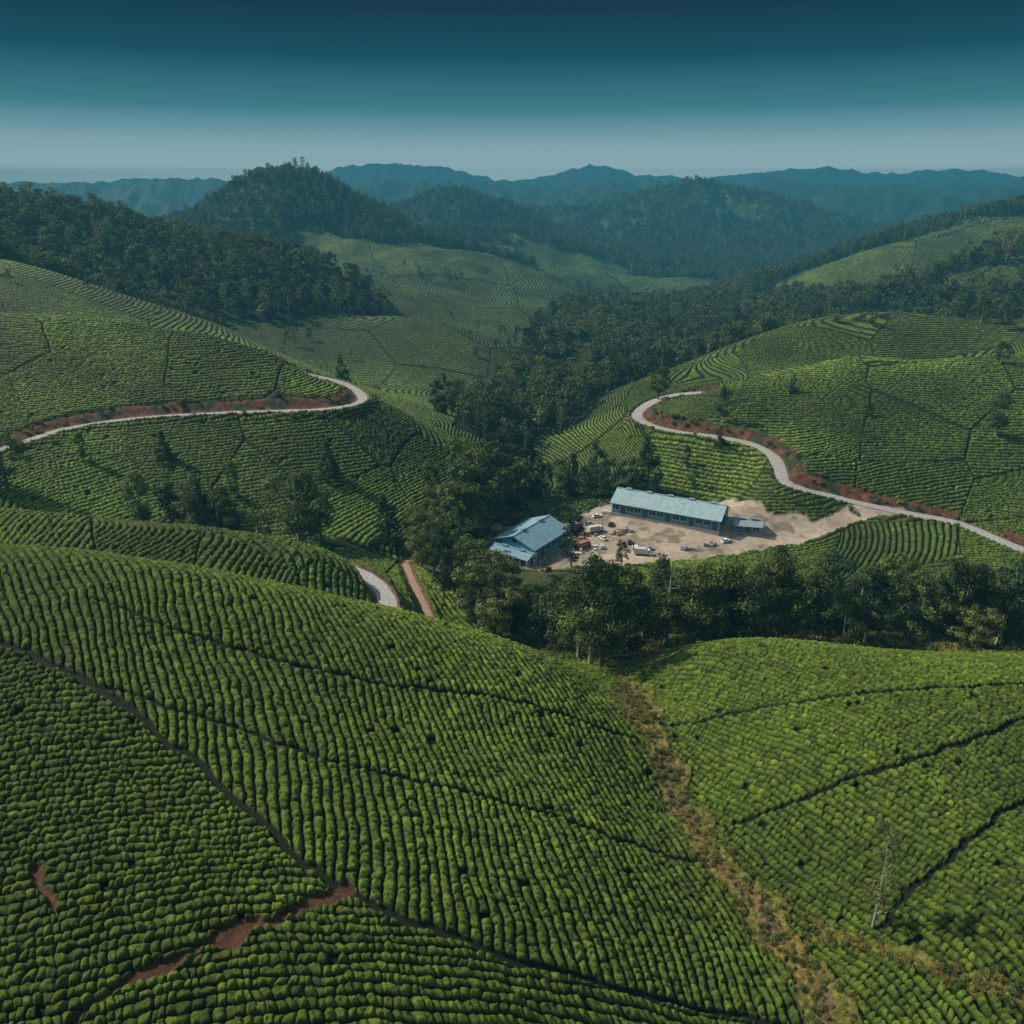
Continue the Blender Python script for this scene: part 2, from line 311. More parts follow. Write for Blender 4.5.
# ------------------------------------------------------------------ materials
class N:
    def __init__(s,name):
        s.m=D2.materials.new(name);s.m.use_nodes=True;s.t=s.m.node_tree;s.b=s.t.nodes['Principled BSDF'];s.o=s.t.nodes['Material Output']
        s.b.inputs['Specular IOR Level'].default_value=.2
    def n(s,ty,**k):
        x=s.t.nodes.new(ty)
        for a,v in k.items(): setattr(x,a,v)
        return x
    def l(s,a,b): s.t.links.new(a,b)
    def val(s,x,inp):
        if hasattr(x,'is_linked'): s.l(x,inp)
        else: inp.default_value=x
    def math(s,op,a,b=0.,c=None,clamp=False):
        x=s.n('ShaderNodeMath',operation=op,use_clamp=clamp);s.val(a,x.inputs[0]);s.val(b,x.inputs[1])
        if c is not None: s.val(c,x.inputs[2])
        return x.outputs[0]
    def attr(s,nm,out='Fac'): x=s.n('ShaderNodeAttribute',attribute_name=nm);return x.outputs[out]
    def noise(s,sc,vec=None,det=3,rough=.6):
        x=s.n('ShaderNodeTexNoise');x.inputs['Scale'].default_value=sc;x.inputs['Detail'].default_value=det;x.inputs['Roughness'].default_value=rough
        if vec is not None: s.l(vec,x.inputs['Vector'])
        return x.outputs['Fac']
    def mix(s,f,a,b,bt='MIX'):
        x=s.n('ShaderNodeMix',data_type='RGBA',blend_type=bt);s.val(f,x.inputs[0])
        for v,i in((a,6),(b,7)):
            if isinstance(v,tuple): x.inputs[i].default_value=v+(1,) if len(v)==3 else v
            else: s.l(v,x.inputs[i])
        return x.outputs[2]
    def mr(s,v,a,b,c=0.,d=1.):
        x=s.n('ShaderNodeMapRange');s.val(v,x.inputs[0])
        for k,q in enumerate((a,b,c,d)): x.inputs[k+1].default_value=q
        return x.outputs[0]
    def gray(s,v):
        x=s.n('ShaderNodeCombineColor')
        for k in range(3): s.l(v,x.inputs[k])
        return x.outputs[0]
def simple(name,c,rough=.7,metal=0.,var=.25,sc=3.):
    m=N(name);g=m.n('ShaderNodeNewGeometry').outputs['Position'];f=m.noise(sc,g)
    m.l(m.mix(1.,c,m.gray(m.mr(f,.2,.8,1-var,1+var)),'MULTIPLY'),m.b.inputs['Base Color'])
    m.b.inputs['Roughness'].default_value=rough;m.b.inputs['Metallic'].default_value=metal;return m.m
T=N('tea_hills');pos=T.n('ShaderNodeNewGeometry').outputs['Position']
col_=T.attr('Col','Color');tea_=T.attr('tea');hb_=T.attr('hb');gap_=T.attr('gap');pq=T.attr('pq','Vector')
sx=T.n('ShaderNodeSeparateXYZ');T.l(pq,sx.inputs[0]);px=T.n('ShaderNodeSeparateXYZ');T.l(pos,px.inputs[0])
near=T.mr(px.outputs[1],230,330,1.,0.)
fr=T.math('FRACT',sx.outputs[0]);tri=T.math('ABSOLUTE',T.math('SUBTRACT',fr,.5))
er_=T.mr(tri,.22,.47,1.,0.)
vo=T.n('ShaderNodeTexVoronoi',voronoi_dimensions='2D');T.l(pq,vo.inputs['Vector']);vo.inputs['Scale'].default_value=1.
lump=T.mr(vo.outputs['Distance'],.1,.75,1.,.5)
hf=T.math('MULTIPLY',T.math('MULTIPLY',er_,lump),T.math('SUBTRACT',1.,gap_))
h=T.math('ADD',T.math('MULTIPLY',hb_,near),T.math('MULTIPLY',hf,T.math('SUBTRACT',1.,near)))
nz=T.noise(5.,pos,4,.75);nz2=T.noise(.6,pos,3)
top=T.mix(1.,col_,T.gray(T.mr(nz,.32,.68,.4,1.6)),'MULTIPLY')
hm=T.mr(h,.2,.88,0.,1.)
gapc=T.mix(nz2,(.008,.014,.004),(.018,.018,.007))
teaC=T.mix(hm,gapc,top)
oth=T.mix(1.,col_,T.gray(T.mr(nz,.3,.7,.5,1.5)),'MULTIPLY')
T.l(T.mix(tea_,oth,teaC),T.b.inputs['Base Color']);T.b.inputs['Roughness'].default_value=.75
bh=T.math('ADD',T.math('MULTIPLY',T.math('MULTIPLY',hf,T.math('SUBTRACT',1.,near)),T.math('MULTIPLY',tea_,1.3)),T.math('MULTIPLY',nz,.6))
bp=T.n('ShaderNodeBump');bp.inputs['Strength'].default_value=.85;bp.inputs['Distance'].default_value=1.;T.l(bh,bp.inputs['Height']);T.l(bp.outputs[0],T.b.inputs['Normal'])
terr.data.materials.append(T.m)
def leafmat(name,c,var=.35):
    m=N(name);ca=m.attr('shade');oi=m.n('ShaderNodeObjectInfo').outputs['Random']
    c1=m.mix(oi,tuple(x*.6 for x in c),(c[0]*1.6,c[1]*1.35,c[2]*1.1))
    m.l(m.mix(1.,c1,m.gray(ca),'MULTIPLY'),m.b.inputs['Base Color']);m.b.inputs['Roughness'].default_value=.65
    tr=m.n('ShaderNodeBsdfTranslucent');m.l(m.mix(1.,c1,(1.,1.15,.6),'MULTIPLY'),tr.inputs[0])
    mx=m.n('ShaderNodeMixShader');mx.inputs[0].default_value=.25;m.l(m.b.outputs[0],mx.inputs[1]);m.l(tr.outputs[0],mx.inputs[2]);m.l(mx.outputs[0],m.o.inputs[0]);return m.m
bark=simple('bark',(.12,.10,.08),.9,0,.4,2.)
barkl=simple('pale_bark',(.3,.27,.22),.9,0,.4,2.)
leafA=leafmat('leaves_broad',(.078,.118,.034));leafB=leafmat('leaves_dark',(.036,.066,.026));leafC=leafmat('leaves_olive',(.115,.15,.045));leafG=leafmat('leaves_grass',(.22,.19,.05))
# ------------------------------------------------------------------ trees
def tube(V,Fa,pts,rad,k=7):
    b0=len(V)
    for c,r in zip(pts,rad):
        for j in range(k): a=2*math.pi*j/k;V.append((c[0]+r*math.cos(a),c[1]+r*math.sin(a),c[2]))
    for s in range(len(pts)-1):
        for j in range(k):
            a=b0+s*k+j;b=b0+s*k+(j+1)%k;Fa.append((a,b,b+k,a+k))
def make_tree(name,kind,seed,H,nleaf,ls,mats):
    r=np.random.default_rng(seed);V=[];Fa=[]
    bend=r.normal(0,.03*H,2);ks=np.linspace(0,1,7)
    axis=lambda s:np.array([bend[0]*s*s,bend[1]*s*s,s*H])
    top=.93
    tr={'broad':.024,'tall':.017,'conifer':.018,'sapling':.010,'shrub':.02}[kind]*H
    tube(V,Fa,[axis(s*top)-np.array([0,0,.04*H*(s==0)]) for s in ks],[tr*(1.25 if s==0 else 1)*(1-.85*s)+.02 for s in ks])
    cl=[]
    if kind=='broad':
        nc=28;lob=r.uniform(.7,1.3,6)
        for _ in range(nc):
            z=r.uniform(.26,.95);a=r.uniform(0,2*math.pi);wdt=lob[int(a/6.2832*6)%6]*.29*H*math.sin(math.pi*min(1,max(0,(z-.14)/.9)))**.7
            rr=wdt*math.sqrt(r.uniform(.1,1));c=axis(z)+np.array([rr*math.cos(a),rr*math.sin(a),0])
            cl.append((c,H*r.uniform(.055,.115),.75))
    elif kind=='tall':
        for _ in range(30):
            z=r.uniform(.2,.98);wdt=.17*H*(math.sin(math.pi*min(1,(z-.08)/.95))**.6)
            a=r.uniform(0,2*math.pi);rr=wdt*math.sqrt(r.uniform(.05,1));c=axis(z)+np.array([rr*math.cos(a),rr*math.sin(a),0])
            cl.append((c,H*r.uniform(.05,.095),.85))
    elif kind=='conifer':
        for _ in range(42):
            z=r.uniform(.08,.98);wdt=.27*H*(1-z)**.62
            a=r.uniform(0,2*math.pi);rr=wdt*math.sqrt(r.uniform(.15,1));c=axis(z)+np.array([rr*math.cos(a),rr*math.sin(a),0])
            cl.append((c,H*(.045+.065*(1-z)),.8))
    elif kind=='sapling':
        for _ in range(20):
            z=r.uniform(.3,1.);a=r.uniform(0,2*math.pi);rr=.085*H*math.sqrt(r.uniform(0,1));c=axis(z)+np.array([rr*math.cos(a),rr*math.sin(a),0])
            cl.append((c,H*r.uniform(.035,.06),.8))
    else:
        for _ in range(9):
            a=r.uniform(0,2*math.pi);rr=.45*H*math.sqrt(r.uniform(0,1));cl.append((np.array([rr*math.cos(a),rr*math.sin(a),r.uniform(.25,.75)*H]),H*r.uniform(.22,.38),.7))
    if kind!='shrub':
        for c,rad,_ in cl[::2]:
            zz=max(.12,(c[2]/H)-.12-r.uniform(0,.08));s=axis(zz);mid=(s+c)/2+np.array([0,0,-.02*H])
            tube(V,Fa,[s,mid,c],[tr*.4*(1-zz)+.03,tr*.25*(1-zz)+.025,.02],4)
    nb=len(Fa);V=np.array(V,float);Fa=np.array(Fa);sh=np.ones(len(V))
    vol=np.array([c[1]**2 for c in cl]);ix=r.choice(len(cl),nleaf,p=vol/vol.sum())
    cc=np.array([c[0] for c in cl])[ix];cr=np.array([c[1] for c in cl])[ix];fl=np.array([c[2] for c in cl])[ix]
    d=r.normal(size=(nleaf,3));d/=np.linalg.norm(d,axis=1)[:,None]
    rr=cr*r.uniform(.55,1.12,nleaf);pos=cc+d*rr[:,None]*np.stack([np.ones(nleaf),np.ones(nleaf),fl],1)
    nrm=d+r.normal(0,.45,(nleaf,3));nrm[:,2]+=.25;nrm/=np.linalg.norm(nrm,axis=1)[:,None]
    t1=np.cross(nrm,r.normal(size=(nleaf,3)));t1/=np.linalg.norm(t1,axis=1)[:,None]+1e-9;t2=np.cross(nrm,t1)
    s1=(ls*r.uniform(.5,1.1,nleaf))[:,None]*.5;s2=s1*r.uniform(.5,.9,nleaf)[:,None]
    q=np.stack([pos-t1*s1,pos-t2*s2,pos+t1*s1,pos+t2*s2],1).reshape(-1,3)
    csh=r.uniform(.6,1.45,len(cl))[ix]*r.uniform(.7,1.3,nleaf)
    V2=np.concatenate([V,q]);F2=np.concatenate([Fa,np.arange(nleaf*4).reshape(-1,4)+len(V)])
    me=mesh_np(name,V2,F2,False);fattr(me,'shade',np.concatenate([sh,np.repeat(csh,4)]))
    me.materials.append(mats[0]);me.materials.append(mats[1])
    me.polygons.foreach_set('material_index',np.concatenate([np.zeros(nb,np.int32),np.ones(nleaf,np.int32)]));me.update();return me
NEAR={'broad':[make_tree('broadleaf_mesh','broad',s,20,5200,.62,(bark if s%2 else barkl,[leafA,leafC,leafB][s%3])) for s in range(7)],
 'tall':[make_tree('silver_oak_mesh','tall',20+s,20,5200,.55,(barkl,leafB if s%2 else leafA)) for s in range(4)],
 'conifer':[make_tree('cypress_mesh','conifer',40+s,18,5200,.6,(bark,leafB)) for s in range(3)],
 'sapling':[make_tree('sapling_mesh','sapling',60,17,1900,.42,(barkl,leafC))]}
NM={'broad':'broadleaf_tree','tall':'silver_oak_tree','conifer':'cypress_tree','sapling':'sapling_tree'}
def plant(x,y,H,kind,dz=0):
    z=float(terrain(np.array([x]),np.array([y]))[0]);me=random.choice(NEAR[kind]);H0={'conifer':18,'sapling':17}.get(kind,20)
    o=link(D2.objects.new(NM[kind],me));s=H/H0;k=random.uniform(.85,1.2)
    o.location=(x,y,z-.2+dz);o.scale=(s*k,s*k,s);o.rotation_euler=(0,0,random.uniform(0,6.28));return o
R=random.uniform
# trees by the left fields
for u,Y_,H,k in [(186,250,23,'broad'),(205,256,27,'conifer'),(215,250,24,'broad'),(226,252,26,'conifer'),(238,254,19,'broad'),(168,257,22,'tall'),(140,258,24,'tall'),(12,262,22,'broad'),(-5,266,20,'tall'),(195,262,25,'conifer'),
 (296,262,31,'broad'),(306,266,25,'tall'),(318,264,22,'broad'),(386,266,22,'conifer'),(331,306,16,'conifer'),(-40,262,20,'broad'),(255,262,13,'broad'),(235,285,15,'tall'),(172,300,13,'conifer'),(92,292,12,'tall'),
 (657,438,19,'broad'),(724,392,19,'tall'),(1001,372,23,'tall'),(790,425,11,'conifer'),(445,470,26,'conifer'),(345,470,20,'conifer'),(452,465,19,'broad'),(990,440,13,'broad'),(435,475,20,'tall'),(1010,560,20,'broad'),(985,580,20,'broad'),(960,600,18,'broad'),(722,372,12,'conifer'),(690,365,11,'tall'),(870,395,9,'conifer')]:
    x,y=B(u,Y_);plant(x,y,H,k)
# valley clump
for u,Y_ in [(420,246),(436,238),(450,258),(465,245),(438,282),(458,297),(474,312),(486,322),(500,330),(514,345),(432,300),(448,274),(470,228),(455,222),(440,215),(522,335),(465,330),(486,345),(510,355),(425,268),(446,290),(470,290)]:
    x,y=B(u,Y_);plant(x+R(-2,2),y+R(-3,3),R(17,26),random.choice(['broad','broad','tall']))
for u,Y_,H in [(525,350,29),(573,352,22),(600,348,27),(653,348,29),(547,362,17),(560,372,15),(635,352,16),(586,360,14),(700,350,10),(540,345,21),(612,356,17)]:
    x,y=B(u,Y_);plant(x,y,H,'conifer' if H>18 else 'broad')
# tree belt in front of the yard
us=np.linspace(478,1180,64)
for i,u in enumerate(us):
    Y_=R(172,188) if i%2 else R(190,210)
    if u<560: Y_=R(188,205)
    x,y=B(u,Y_);h_=R(12,26)*(1.1 if u<700 else 1.08)
    if u<575: h_=min(h_,17)
    plant(x,y,h_,random.choice(['broad','broad','broad','tall']))
for u,Y_,H,k in [(603,160,30,'broad'),(592,164,22,'broad'),(560,182,21,'broad'),(630,168,23,'tall'),(540,188,19,'broad'),(580,172,22,'broad'),(573,268,21,'tall'),(625,268,11,'broad'),(548,258,8,'broad'),(596,262,7,'broad'),(505,196,20,'broad'),(484,205,24,'broad'),(735,180,27,'broad'),(765,186,28,'broad'),(880,188,27,'tall'),(700,180,24,'broad'),(830,182,27,'broad'),(960,180,25,'broad'),(1010,178,26,'broad')]:
    x,y=B(u,Y_);plant(x,y,H,k)
x,y=pixel_hit(872,930);plant(x,y,17,'sapling')
# ------------------------------------------------------------------ scattered masses
def scatter_group(name,meshes,pts,rots,scs,idx):
    c=D2.collections.new(name+'_kit')
    for k,m_ in enumerate(meshes): c.objects.link(D2.objects.new('%s_plant_%02d'%(name,k),m_))
    me=D2.meshes.new(name);me.vertices.add(len(pts));me.vertices.foreach_set('co',np.asarray(pts,np.float32).ravel())
    fattr(me,'sc',scs);me.attributes.new('ix','INT','POINT').data.foreach_set('value',np.asarray(idx,np.int32))
    me.attributes.new('rot','FLOAT_VECTOR','POINT').data.foreach_set('vector',np.asarray(rots,np.float32).ravel())
    o=link(D2.objects.new(name,me));g=D2.node_groups.new(name+'_scatter','GeometryNodeTree')
    g.interface.new_socket('Geometry',in_out='INPUT',socket_type='NodeSocketGeometry');g.interface.new_socket('Geometry',in_out='OUTPUT',socket_type='NodeSocketGeometry')
    nn=g.nodes.new;gi=nn('NodeGroupInput');go=nn('NodeGroupOutput');ip=nn('GeometryNodeInstanceOnPoints');ci=nn('GeometryNodeCollectionInfo')
    ci.inputs['Collection'].default_value=c;ci.inputs['Separate Children'].default_value=True;ci.inputs['Reset Children'].default_value=True
    def na(n_,t_): x=nn('GeometryNodeInputNamedAttribute');x.data_type=t_;x.inputs[0].default_value=n_;return [s for s in x.outputs if s.enabled and s.name=='Attribute'][0]
    L=g.links.new;L(gi.outputs[0],ip.inputs['Points']);L(ci.outputs[0],ip.inputs['Instance']);ip.inputs['Pick Instance'].default_value=True
    L(na('ix','INT'),ip.inputs['Instance Index']);L(na('rot','FLOAT_VECTOR'),ip.inputs['Rotation']);L(na('sc','FLOAT'),ip.inputs['Scale']);L(ip.outputs[0],go.inputs[0])
    md=o.modifiers.new('scatter','NODES');md.node_group=g;return o
def grid_pts(x0,x1,y0,y1,s):
    gx,gy=np.meshgrid(np.arange(x0,x1,s),np.arange(y0,y1,s));gx=gx.ravel();gy=gy.ravel()
    return gx+rng.uniform(-.45,.45,len(gx))*s,gy+rng.uniform(-.45,.45,len(gx))*s
FARM=[make_tree('forest_tree_a','broad',s,16,650,1.25,(bark,[leafB,leafA,leafB,leafC,leafA][s%5])) for s in range(101,106)]+[make_tree('forest_tree_b','tall',s,21,420,1.2,(barkl,leafC)) for s in range(110,112)]
allp=[];scs=[]
for y0,y1,s,sc in ((250,700,8.,1.2),(700,1300,9.5,1.2),(1300,1950,10,1.1),(1950,2700,13,1.2),(2700,3500,17,1.5)):
    xm=y1*.78;gx,gy=grid_pts(-xm,xm,y0,y1,s);k=(np.abs(gx)<gy*.78)&isforest(gx,gy)
    for _,sp2,_,hw in roads: k&=(pdist(gx,gy,sp2)[0]>hw+2)
    k&=~inpoly(gx,gy,YARD)
    gx,gy=gx[k],gy[k];gz=terrain(gx,gy);allp.append(np.stack([gx,gy,gz-.5],1));scs.append(sc*rng.uniform(.45,1.35,len(gx)))
gx,gy=grid_pts(-900,1300,560,1500,24);k=(~isforest(gx,gy))&(fbm(gx/90,gy/90,200,3)>.22)&(np.abs(gx)<gy*.78)
gx,gy=gx[k],gy[k];allp.append(np.stack([gx,gy,terrain(gx,gy)-.5],1));scs.append(rng.uniform(.45,.85,len(gx)))
allp=np.concatenate(allp);scs=np.concatenate(scs);nF=len(allp)
rots=np.stack([rng.normal(0,.05,nF),rng.normal(0,.05,nF),rng.uniform(0,6.28,nF)],1)
scatter_group('distant_forest',FARM,allp,rots,scs,rng.choice(7,nF,p=[.17,.17,.17,.17,.16,.08,.08]))
print('forest',nF,time.time()-T0)
shr=[make_tree('shrub_mesh','shrub',s,1.6,260,.3,(bark,[leafG,leafA,leafG,leafC][s%4])) for s in range(200,204)]
pts=[];scl=[]
for g_,wd_,nn_ in ((gully,3.0,640),(gully2,1.3,200)):
    s=spline(g_,1.);k=rng.integers(0,len(s),nn_);pts.append(s[k]+rng.normal(0,wd_*.6,(nn_,2)));scl.append(rng.uniform(.2,.7,nn_))
gx,gy=grid_pts(-30,190,160,232,3.2);k=inpoly(gx,gy,BP([(470,215),(500,188),(640,168),(1300,166),(1300,212),(760,226),(640,240),(600,258),(500,258)]));pts.append(np.stack([gx[k],gy[k]],1));scl.append(rng.uniform(.6,2.1,k.sum()))
gx,gy=grid_pts(-60,20,200,340,4.);k=inpoly(gx,gy,FOR[4])|inpoly(gx,gy,BP([(430,262),(470,215),(500,196),(560,200),(500,262)]));pts.append(np.stack([gx[k],gy[k]],1));scl.append(rng.uniform(.6,2.1,k.sum()))
for nm_,s,z,hw in roads[:2]:
    k=rng.integers(0,len(s),130);a=rng.choice([-1,1],130)*(hw+rng.uniform(1.2,8,130));tg=np.gradient(s,axis=0);tg/=np.linalg.norm(tg,axis=1)[:,None]
    pts.append(np.stack([s[k,0]-tg[k,1]*a,s[k,1]+tg[k,0]*a],1));scl.append(rng.uniform(.6,1.8,130))
pts=np.concatenate(pts);scl=np.concatenate(scl);k=np.ones(len(pts),bool)
for _,s,_,hw in roads: k&=pdist(pts[:,0],pts[:,1],s)[0]>hw+.9
pts=pts[k];scl=scl[k];nS=len(pts);pz=terrain(pts[:,0],pts[:,1])
scatter_group('undergrowth_shrubs',shr,np.stack([pts[:,0],pts[:,1],pz+np.where(pts[:,1]<160,.35,0.)],1),np.stack([np.zeros(nS),np.zeros(nS),rng.uniform(0,6.28,nS)],1),scl,rng.integers(0,4,nS))
# ------------------------------------------------------------------ roads
asph=simple('worn_asphalt',(.33,.31,.28),.9,0,.3,.8);dtr=simple('dirt_track_soil',(.3,.19,.13),.95,0,.35,1.2)
for nm_,s,z,hw in roads:
    tg=np.gradient(s,axis=0);tg/=np.linalg.norm(tg,axis=1)[:,None];nr=np.stack([-tg[:,1],tg[:,0]],1);V=[];k=5
    for i_ in range(len(s)):
        wob=1+.08*math.sin(i_*.9)+.05*math.sin(i_*2.3)
        for j,o_ in enumerate(np.linspace(-1,1,k)):
            xx=s[i_]+nr[i_]*hw*o_*wob;V.append((xx[0],xx[1],z[i_]+.12-.05*o_*o_))
    V=np.array(V);a=np.array([i_*k+j for i_ in range(len(s)-1) for j in range(k-1)]);me=mesh_np('road',V,np.stack([a,a+k,a+k+1,a+1],1))
    me.materials.append(dtr if nm_=='T' else asph);link(D2.objects.new('dirt_track' if nm_=='T' else 'hill_road',me))
# ------------------------------------------------------------------ buildings
def roofmat(name,c):
    m=N(name);tc=m.n('ShaderNodeTexCoord').outputs['Object'];wv=m.n('ShaderNodeTexWave',bands_direction='X');wv.inputs['Scale'].default_value=.9;m.l(tc,wv.inputs[0])
    nz=m.noise(.5,tc,5);nz3=m.noise(3.,tc,3)
    c1=m.mix(m.mr(nz,.35,.7),c,(c[0]*.68,c[1]*.7,c[2]*.7));c2=m.mix(m.mr(nz3,.6,.75,0,.35),c1,(.2,.13,.08))
    m.l(m.mix(m.mr(wv.outputs['Fac'],0,1,.0,.22),c2,(.1,.15,.17)),m.b.inputs['Base Color']);m.b.inputs['Roughness'].default_value=.5;m.b.inputs['Metallic'].default_value=.1
    bp=m.n('ShaderNodeBump');bp.inputs['Distance'].default_value=.08;m.l(wv.outputs['Fac'],bp.inputs['Height']);m.l(bp.outputs[0],m.b.inputs['Normal']);return m.m
roofB=roofmat('blue_metal_roof',(.28,.45,.52));roofG=roofmat('pale_metal_roof',(.4,.55,.54));roofW=roofmat('grey_metal_roof',(.33,.4,.42))
wallB=simple('blue_sheet_wall',(.1,.24,.3),.6,0,.2,.6);wallW=simple('pale_plaster',(.5,.5,.47),.8,0,.15,.8);conc=simple('concrete',(.3,.28,.26),.9)
dark=simple('dark_glass',(.02,.03,.035),.15);doorm=simple('door_paint',(.05,.1,.12),.5);frm=simple('frame_paint',(.55,.57,.55),.5);wood=simple('crate_wood',(.3,.19,.1),.8)
def obj(name,verts,faces,mat,parent):
    me=D2.meshes.new(name);me.from_pydata([tuple(v) for v in verts],[],faces);me.materials.append(mat);me.update()
    o=link(D2.objects.new(name,me));o.parent=parent;return o
def boxv(x0,x1,y0,y1,z0,z1): return [(x0,y0,z0),(x1,y0,z0),(x1,y1,z0),(x0,y1,z0),(x0,y0,z1),(x1,y0,z1),(x1,y1,z1),(x0,y1,z1)]
BF=[(0,3,2,1),(4,5,6,7),(0,1,5,4),(1,2,6,5),(2,3,7,6),(3,0,4,7)]
def boxes(name,bl,mat,parent):
    V=[];Fa=[]
    for b_ in bl: k=len(V);V+=boxv(*b_);Fa+=[tuple(i+k for i in f) for f in BF]
    return obj(name,V,Fa,mat,parent)
def shed(name,cx,cy,cz,rot,L,Wd,h,rh,roof,wall,bays,leanto=0):
    e=link(D2.objects.new(name,None));e.location=(cx,cy,cz);e.rotation_euler=(0,0,rot)
    l,w_=L/2,Wd/2
    boxes('foundation',[(-l-.4,l+.4,-w_-.4,w_+.4,-3,.25)],conc,e)
    V=[(-l,-w_,.25),(l,-w_,.25),(l,w_,.25),(-l,w_,.25),(-l,-w_,h),(l,-w_,h),(l,w_,h),(-l,w_,h),(-l,0,h+rh),(l,0,h+rh)]
    obj('walls',V,[(0,1,5,4),(2,3,7,6),(1,2,6,9,5),(3,0,4,8,7)],wall,e)
    ov=.9;t_=.14;sl=rh/w_;ye=w_+ov;ze=h-ov*sl+.08;zr=h+rh+.08;lx=l+ov
    for sg,nm_ in((-1,'roof_front'),(1,'roof_back')):
        V=[(-lx,sg*ye,ze),(lx,sg*ye,ze),(lx,sg*.02,zr),(-lx,sg*.02,zr)];V+=[(a,b,c+t_) for a,b,c in V]
        obj(nm_,V,BF,roof,e)
    boxes('ridge_cap',[(-lx,lx,-.35,.35,zr+t_-.05,zr+t_+.12)],roof,e)
    nv=max(2,int(L/9));boxes('ridge_vents',[(-l+(i+.5)*L/nv-1.2,-l+(i+.5)*L/nv+1.2,-.55,.55,zr+t_+.12,zr+t_+.6) for i in range(nv)],roof,e)
    wn=[];fr_=[];dr=[]
    bw=L/bays
    for i in range(bays):
        x0=-l+i*bw
        for sg in(-1,1):
            if i%3==1: dr.append((x0+bw*.2,x0+bw*.8,sg*w_-.06 if sg<0 else w_-.02,sg*w_+.02 if sg<0 else w_+.06,.25,h*.78))
            else:
                wn.append((x0+bw*.18,x0+bw*.82,sg*w_-.05 if sg<0 else w_-.02,sg*w_+.02 if sg<0 else w_+.05,h*.38,h*.75))
                fr_.append((x0+bw*.15,x0+bw*.85,sg*w_-.09 if sg<0 else w_-.02,sg*w_+.02 if sg<0 else w_+.09,h*.34,h*.38-.003));fr_.append((x0+bw*.48,x0+bw*.52,sg*w_-.08 if sg<0 else w_-.02,sg*w_+.02 if sg<0 else w_+.08,h*.38,h*.75))
    for sg in(-1,1):
        xa,xb=(l-.02,l+.06) if sg>0 else(-l-.06,-l+.02)
        dr.append((xa,xb,-Wd*.14,Wd*.14,.25,h*.85));
        for yy in(-.36,.26): wn.append((xa,xb,Wd*yy,Wd*(yy+.12),h*.4,h*.72))
        wn.append((xa,xb,-Wd*.06,Wd*.06,h+rh*.25,h+rh*.55))
    boxes('windows',wn,dark,e);boxes('window_frames',fr_,frm,e);boxes('doors',dr,doorm,e)
    boxes('corner_trim',[(sx*l-.12 if sx>0 else -l-.06,sx*l+.06 if sx>0 else -l+.12,sy*w_-.12 if sy>0 else -w_-.06,sy*w_+.06 if sy>0 else -w_+.12,.26,h-.15) for sx in(-1,1) for sy in(-1,1)],frm,e)
    return e
def gz(x,y): return float(terrain(np.array([x]),np.array([y]))[0])
x,y=B(532,287);shed('blue_roof_tea_shed',x,y,gz(x,y)+.6,math.radians(55),24,18,5.6,3.4,roofB,wallB,6)
shed('lean_to_annex',x-7,y-13.6,gz(x-5,y-12)+.5,math.radians(-35),16,6.5,3.4,1.,roofB,wallW,5)
x,y=B(670,317);shed('long_tea_factory',x,y,gz(x,y)+.3,math.radians(-27),46,16,5.,3.6,roofG,wallB,14)
x,y=B(750,304);shed('small_storage_hut',x,y,gz(x,y),math.radians(-12),10,6.5,3.2,1.3,roofW,wallB,3)
# ------------------------------------------------------------------ vehicles
def lathe_wheels(parent,wb,tr_,r_):
    V=[];Fa=[];k=14
    for sx in(-1,1):
        for sy in(-1,1):
            b0=len(V)
            for yy in(-.11,.11):
                for j in range(k): a=2*math.pi*j/k;V.append((sx*wb/2+r_*math.cos(a),sy*tr_/2+yy,r_+r_*math.sin(a)))
            for j in range(k): Fa.append((b0+j,b0+(j+1)%k,b0+k+(j+1)%k,b0+k+j))
            Fa.append(tuple(b0+j for j in range(k))[::-1]);Fa.append(tuple(b0+k+j for j in range(k)))
    return obj('wheels',V,Fa,dark,parent)
def loft(name,secs,mat,parent):
    V=[];Fa=[]
    for x_,w_,z0,z1 in secs: V+=[(x_,-w_,z0),(x_,w_,z0),(x_,w_*.93,z1),(x_,-w_*.93,z1)]
    for i in range(len(secs)-1):
        for j in range(4): a=i*4+j;b=i*4+(j+1)%4;Fa.append((a,b,b+4,a+4))
    Fa.append((3,2,1,0));m_=4*(len(secs)-1);Fa.append((m_,m_+1,m_+2,m_+3));return obj(name,V,Fa,mat,parent)
paints=[simple('white_paint',(.75,.75,.73),.3,0,.05),simple('silver_paint',(.4,.42,.43),.3,.4,.05),simple('dark_paint',(.04,.05,.07),.3,0,.05),simple('red_paint',(.35,.04,.03),.35,0,.05)]
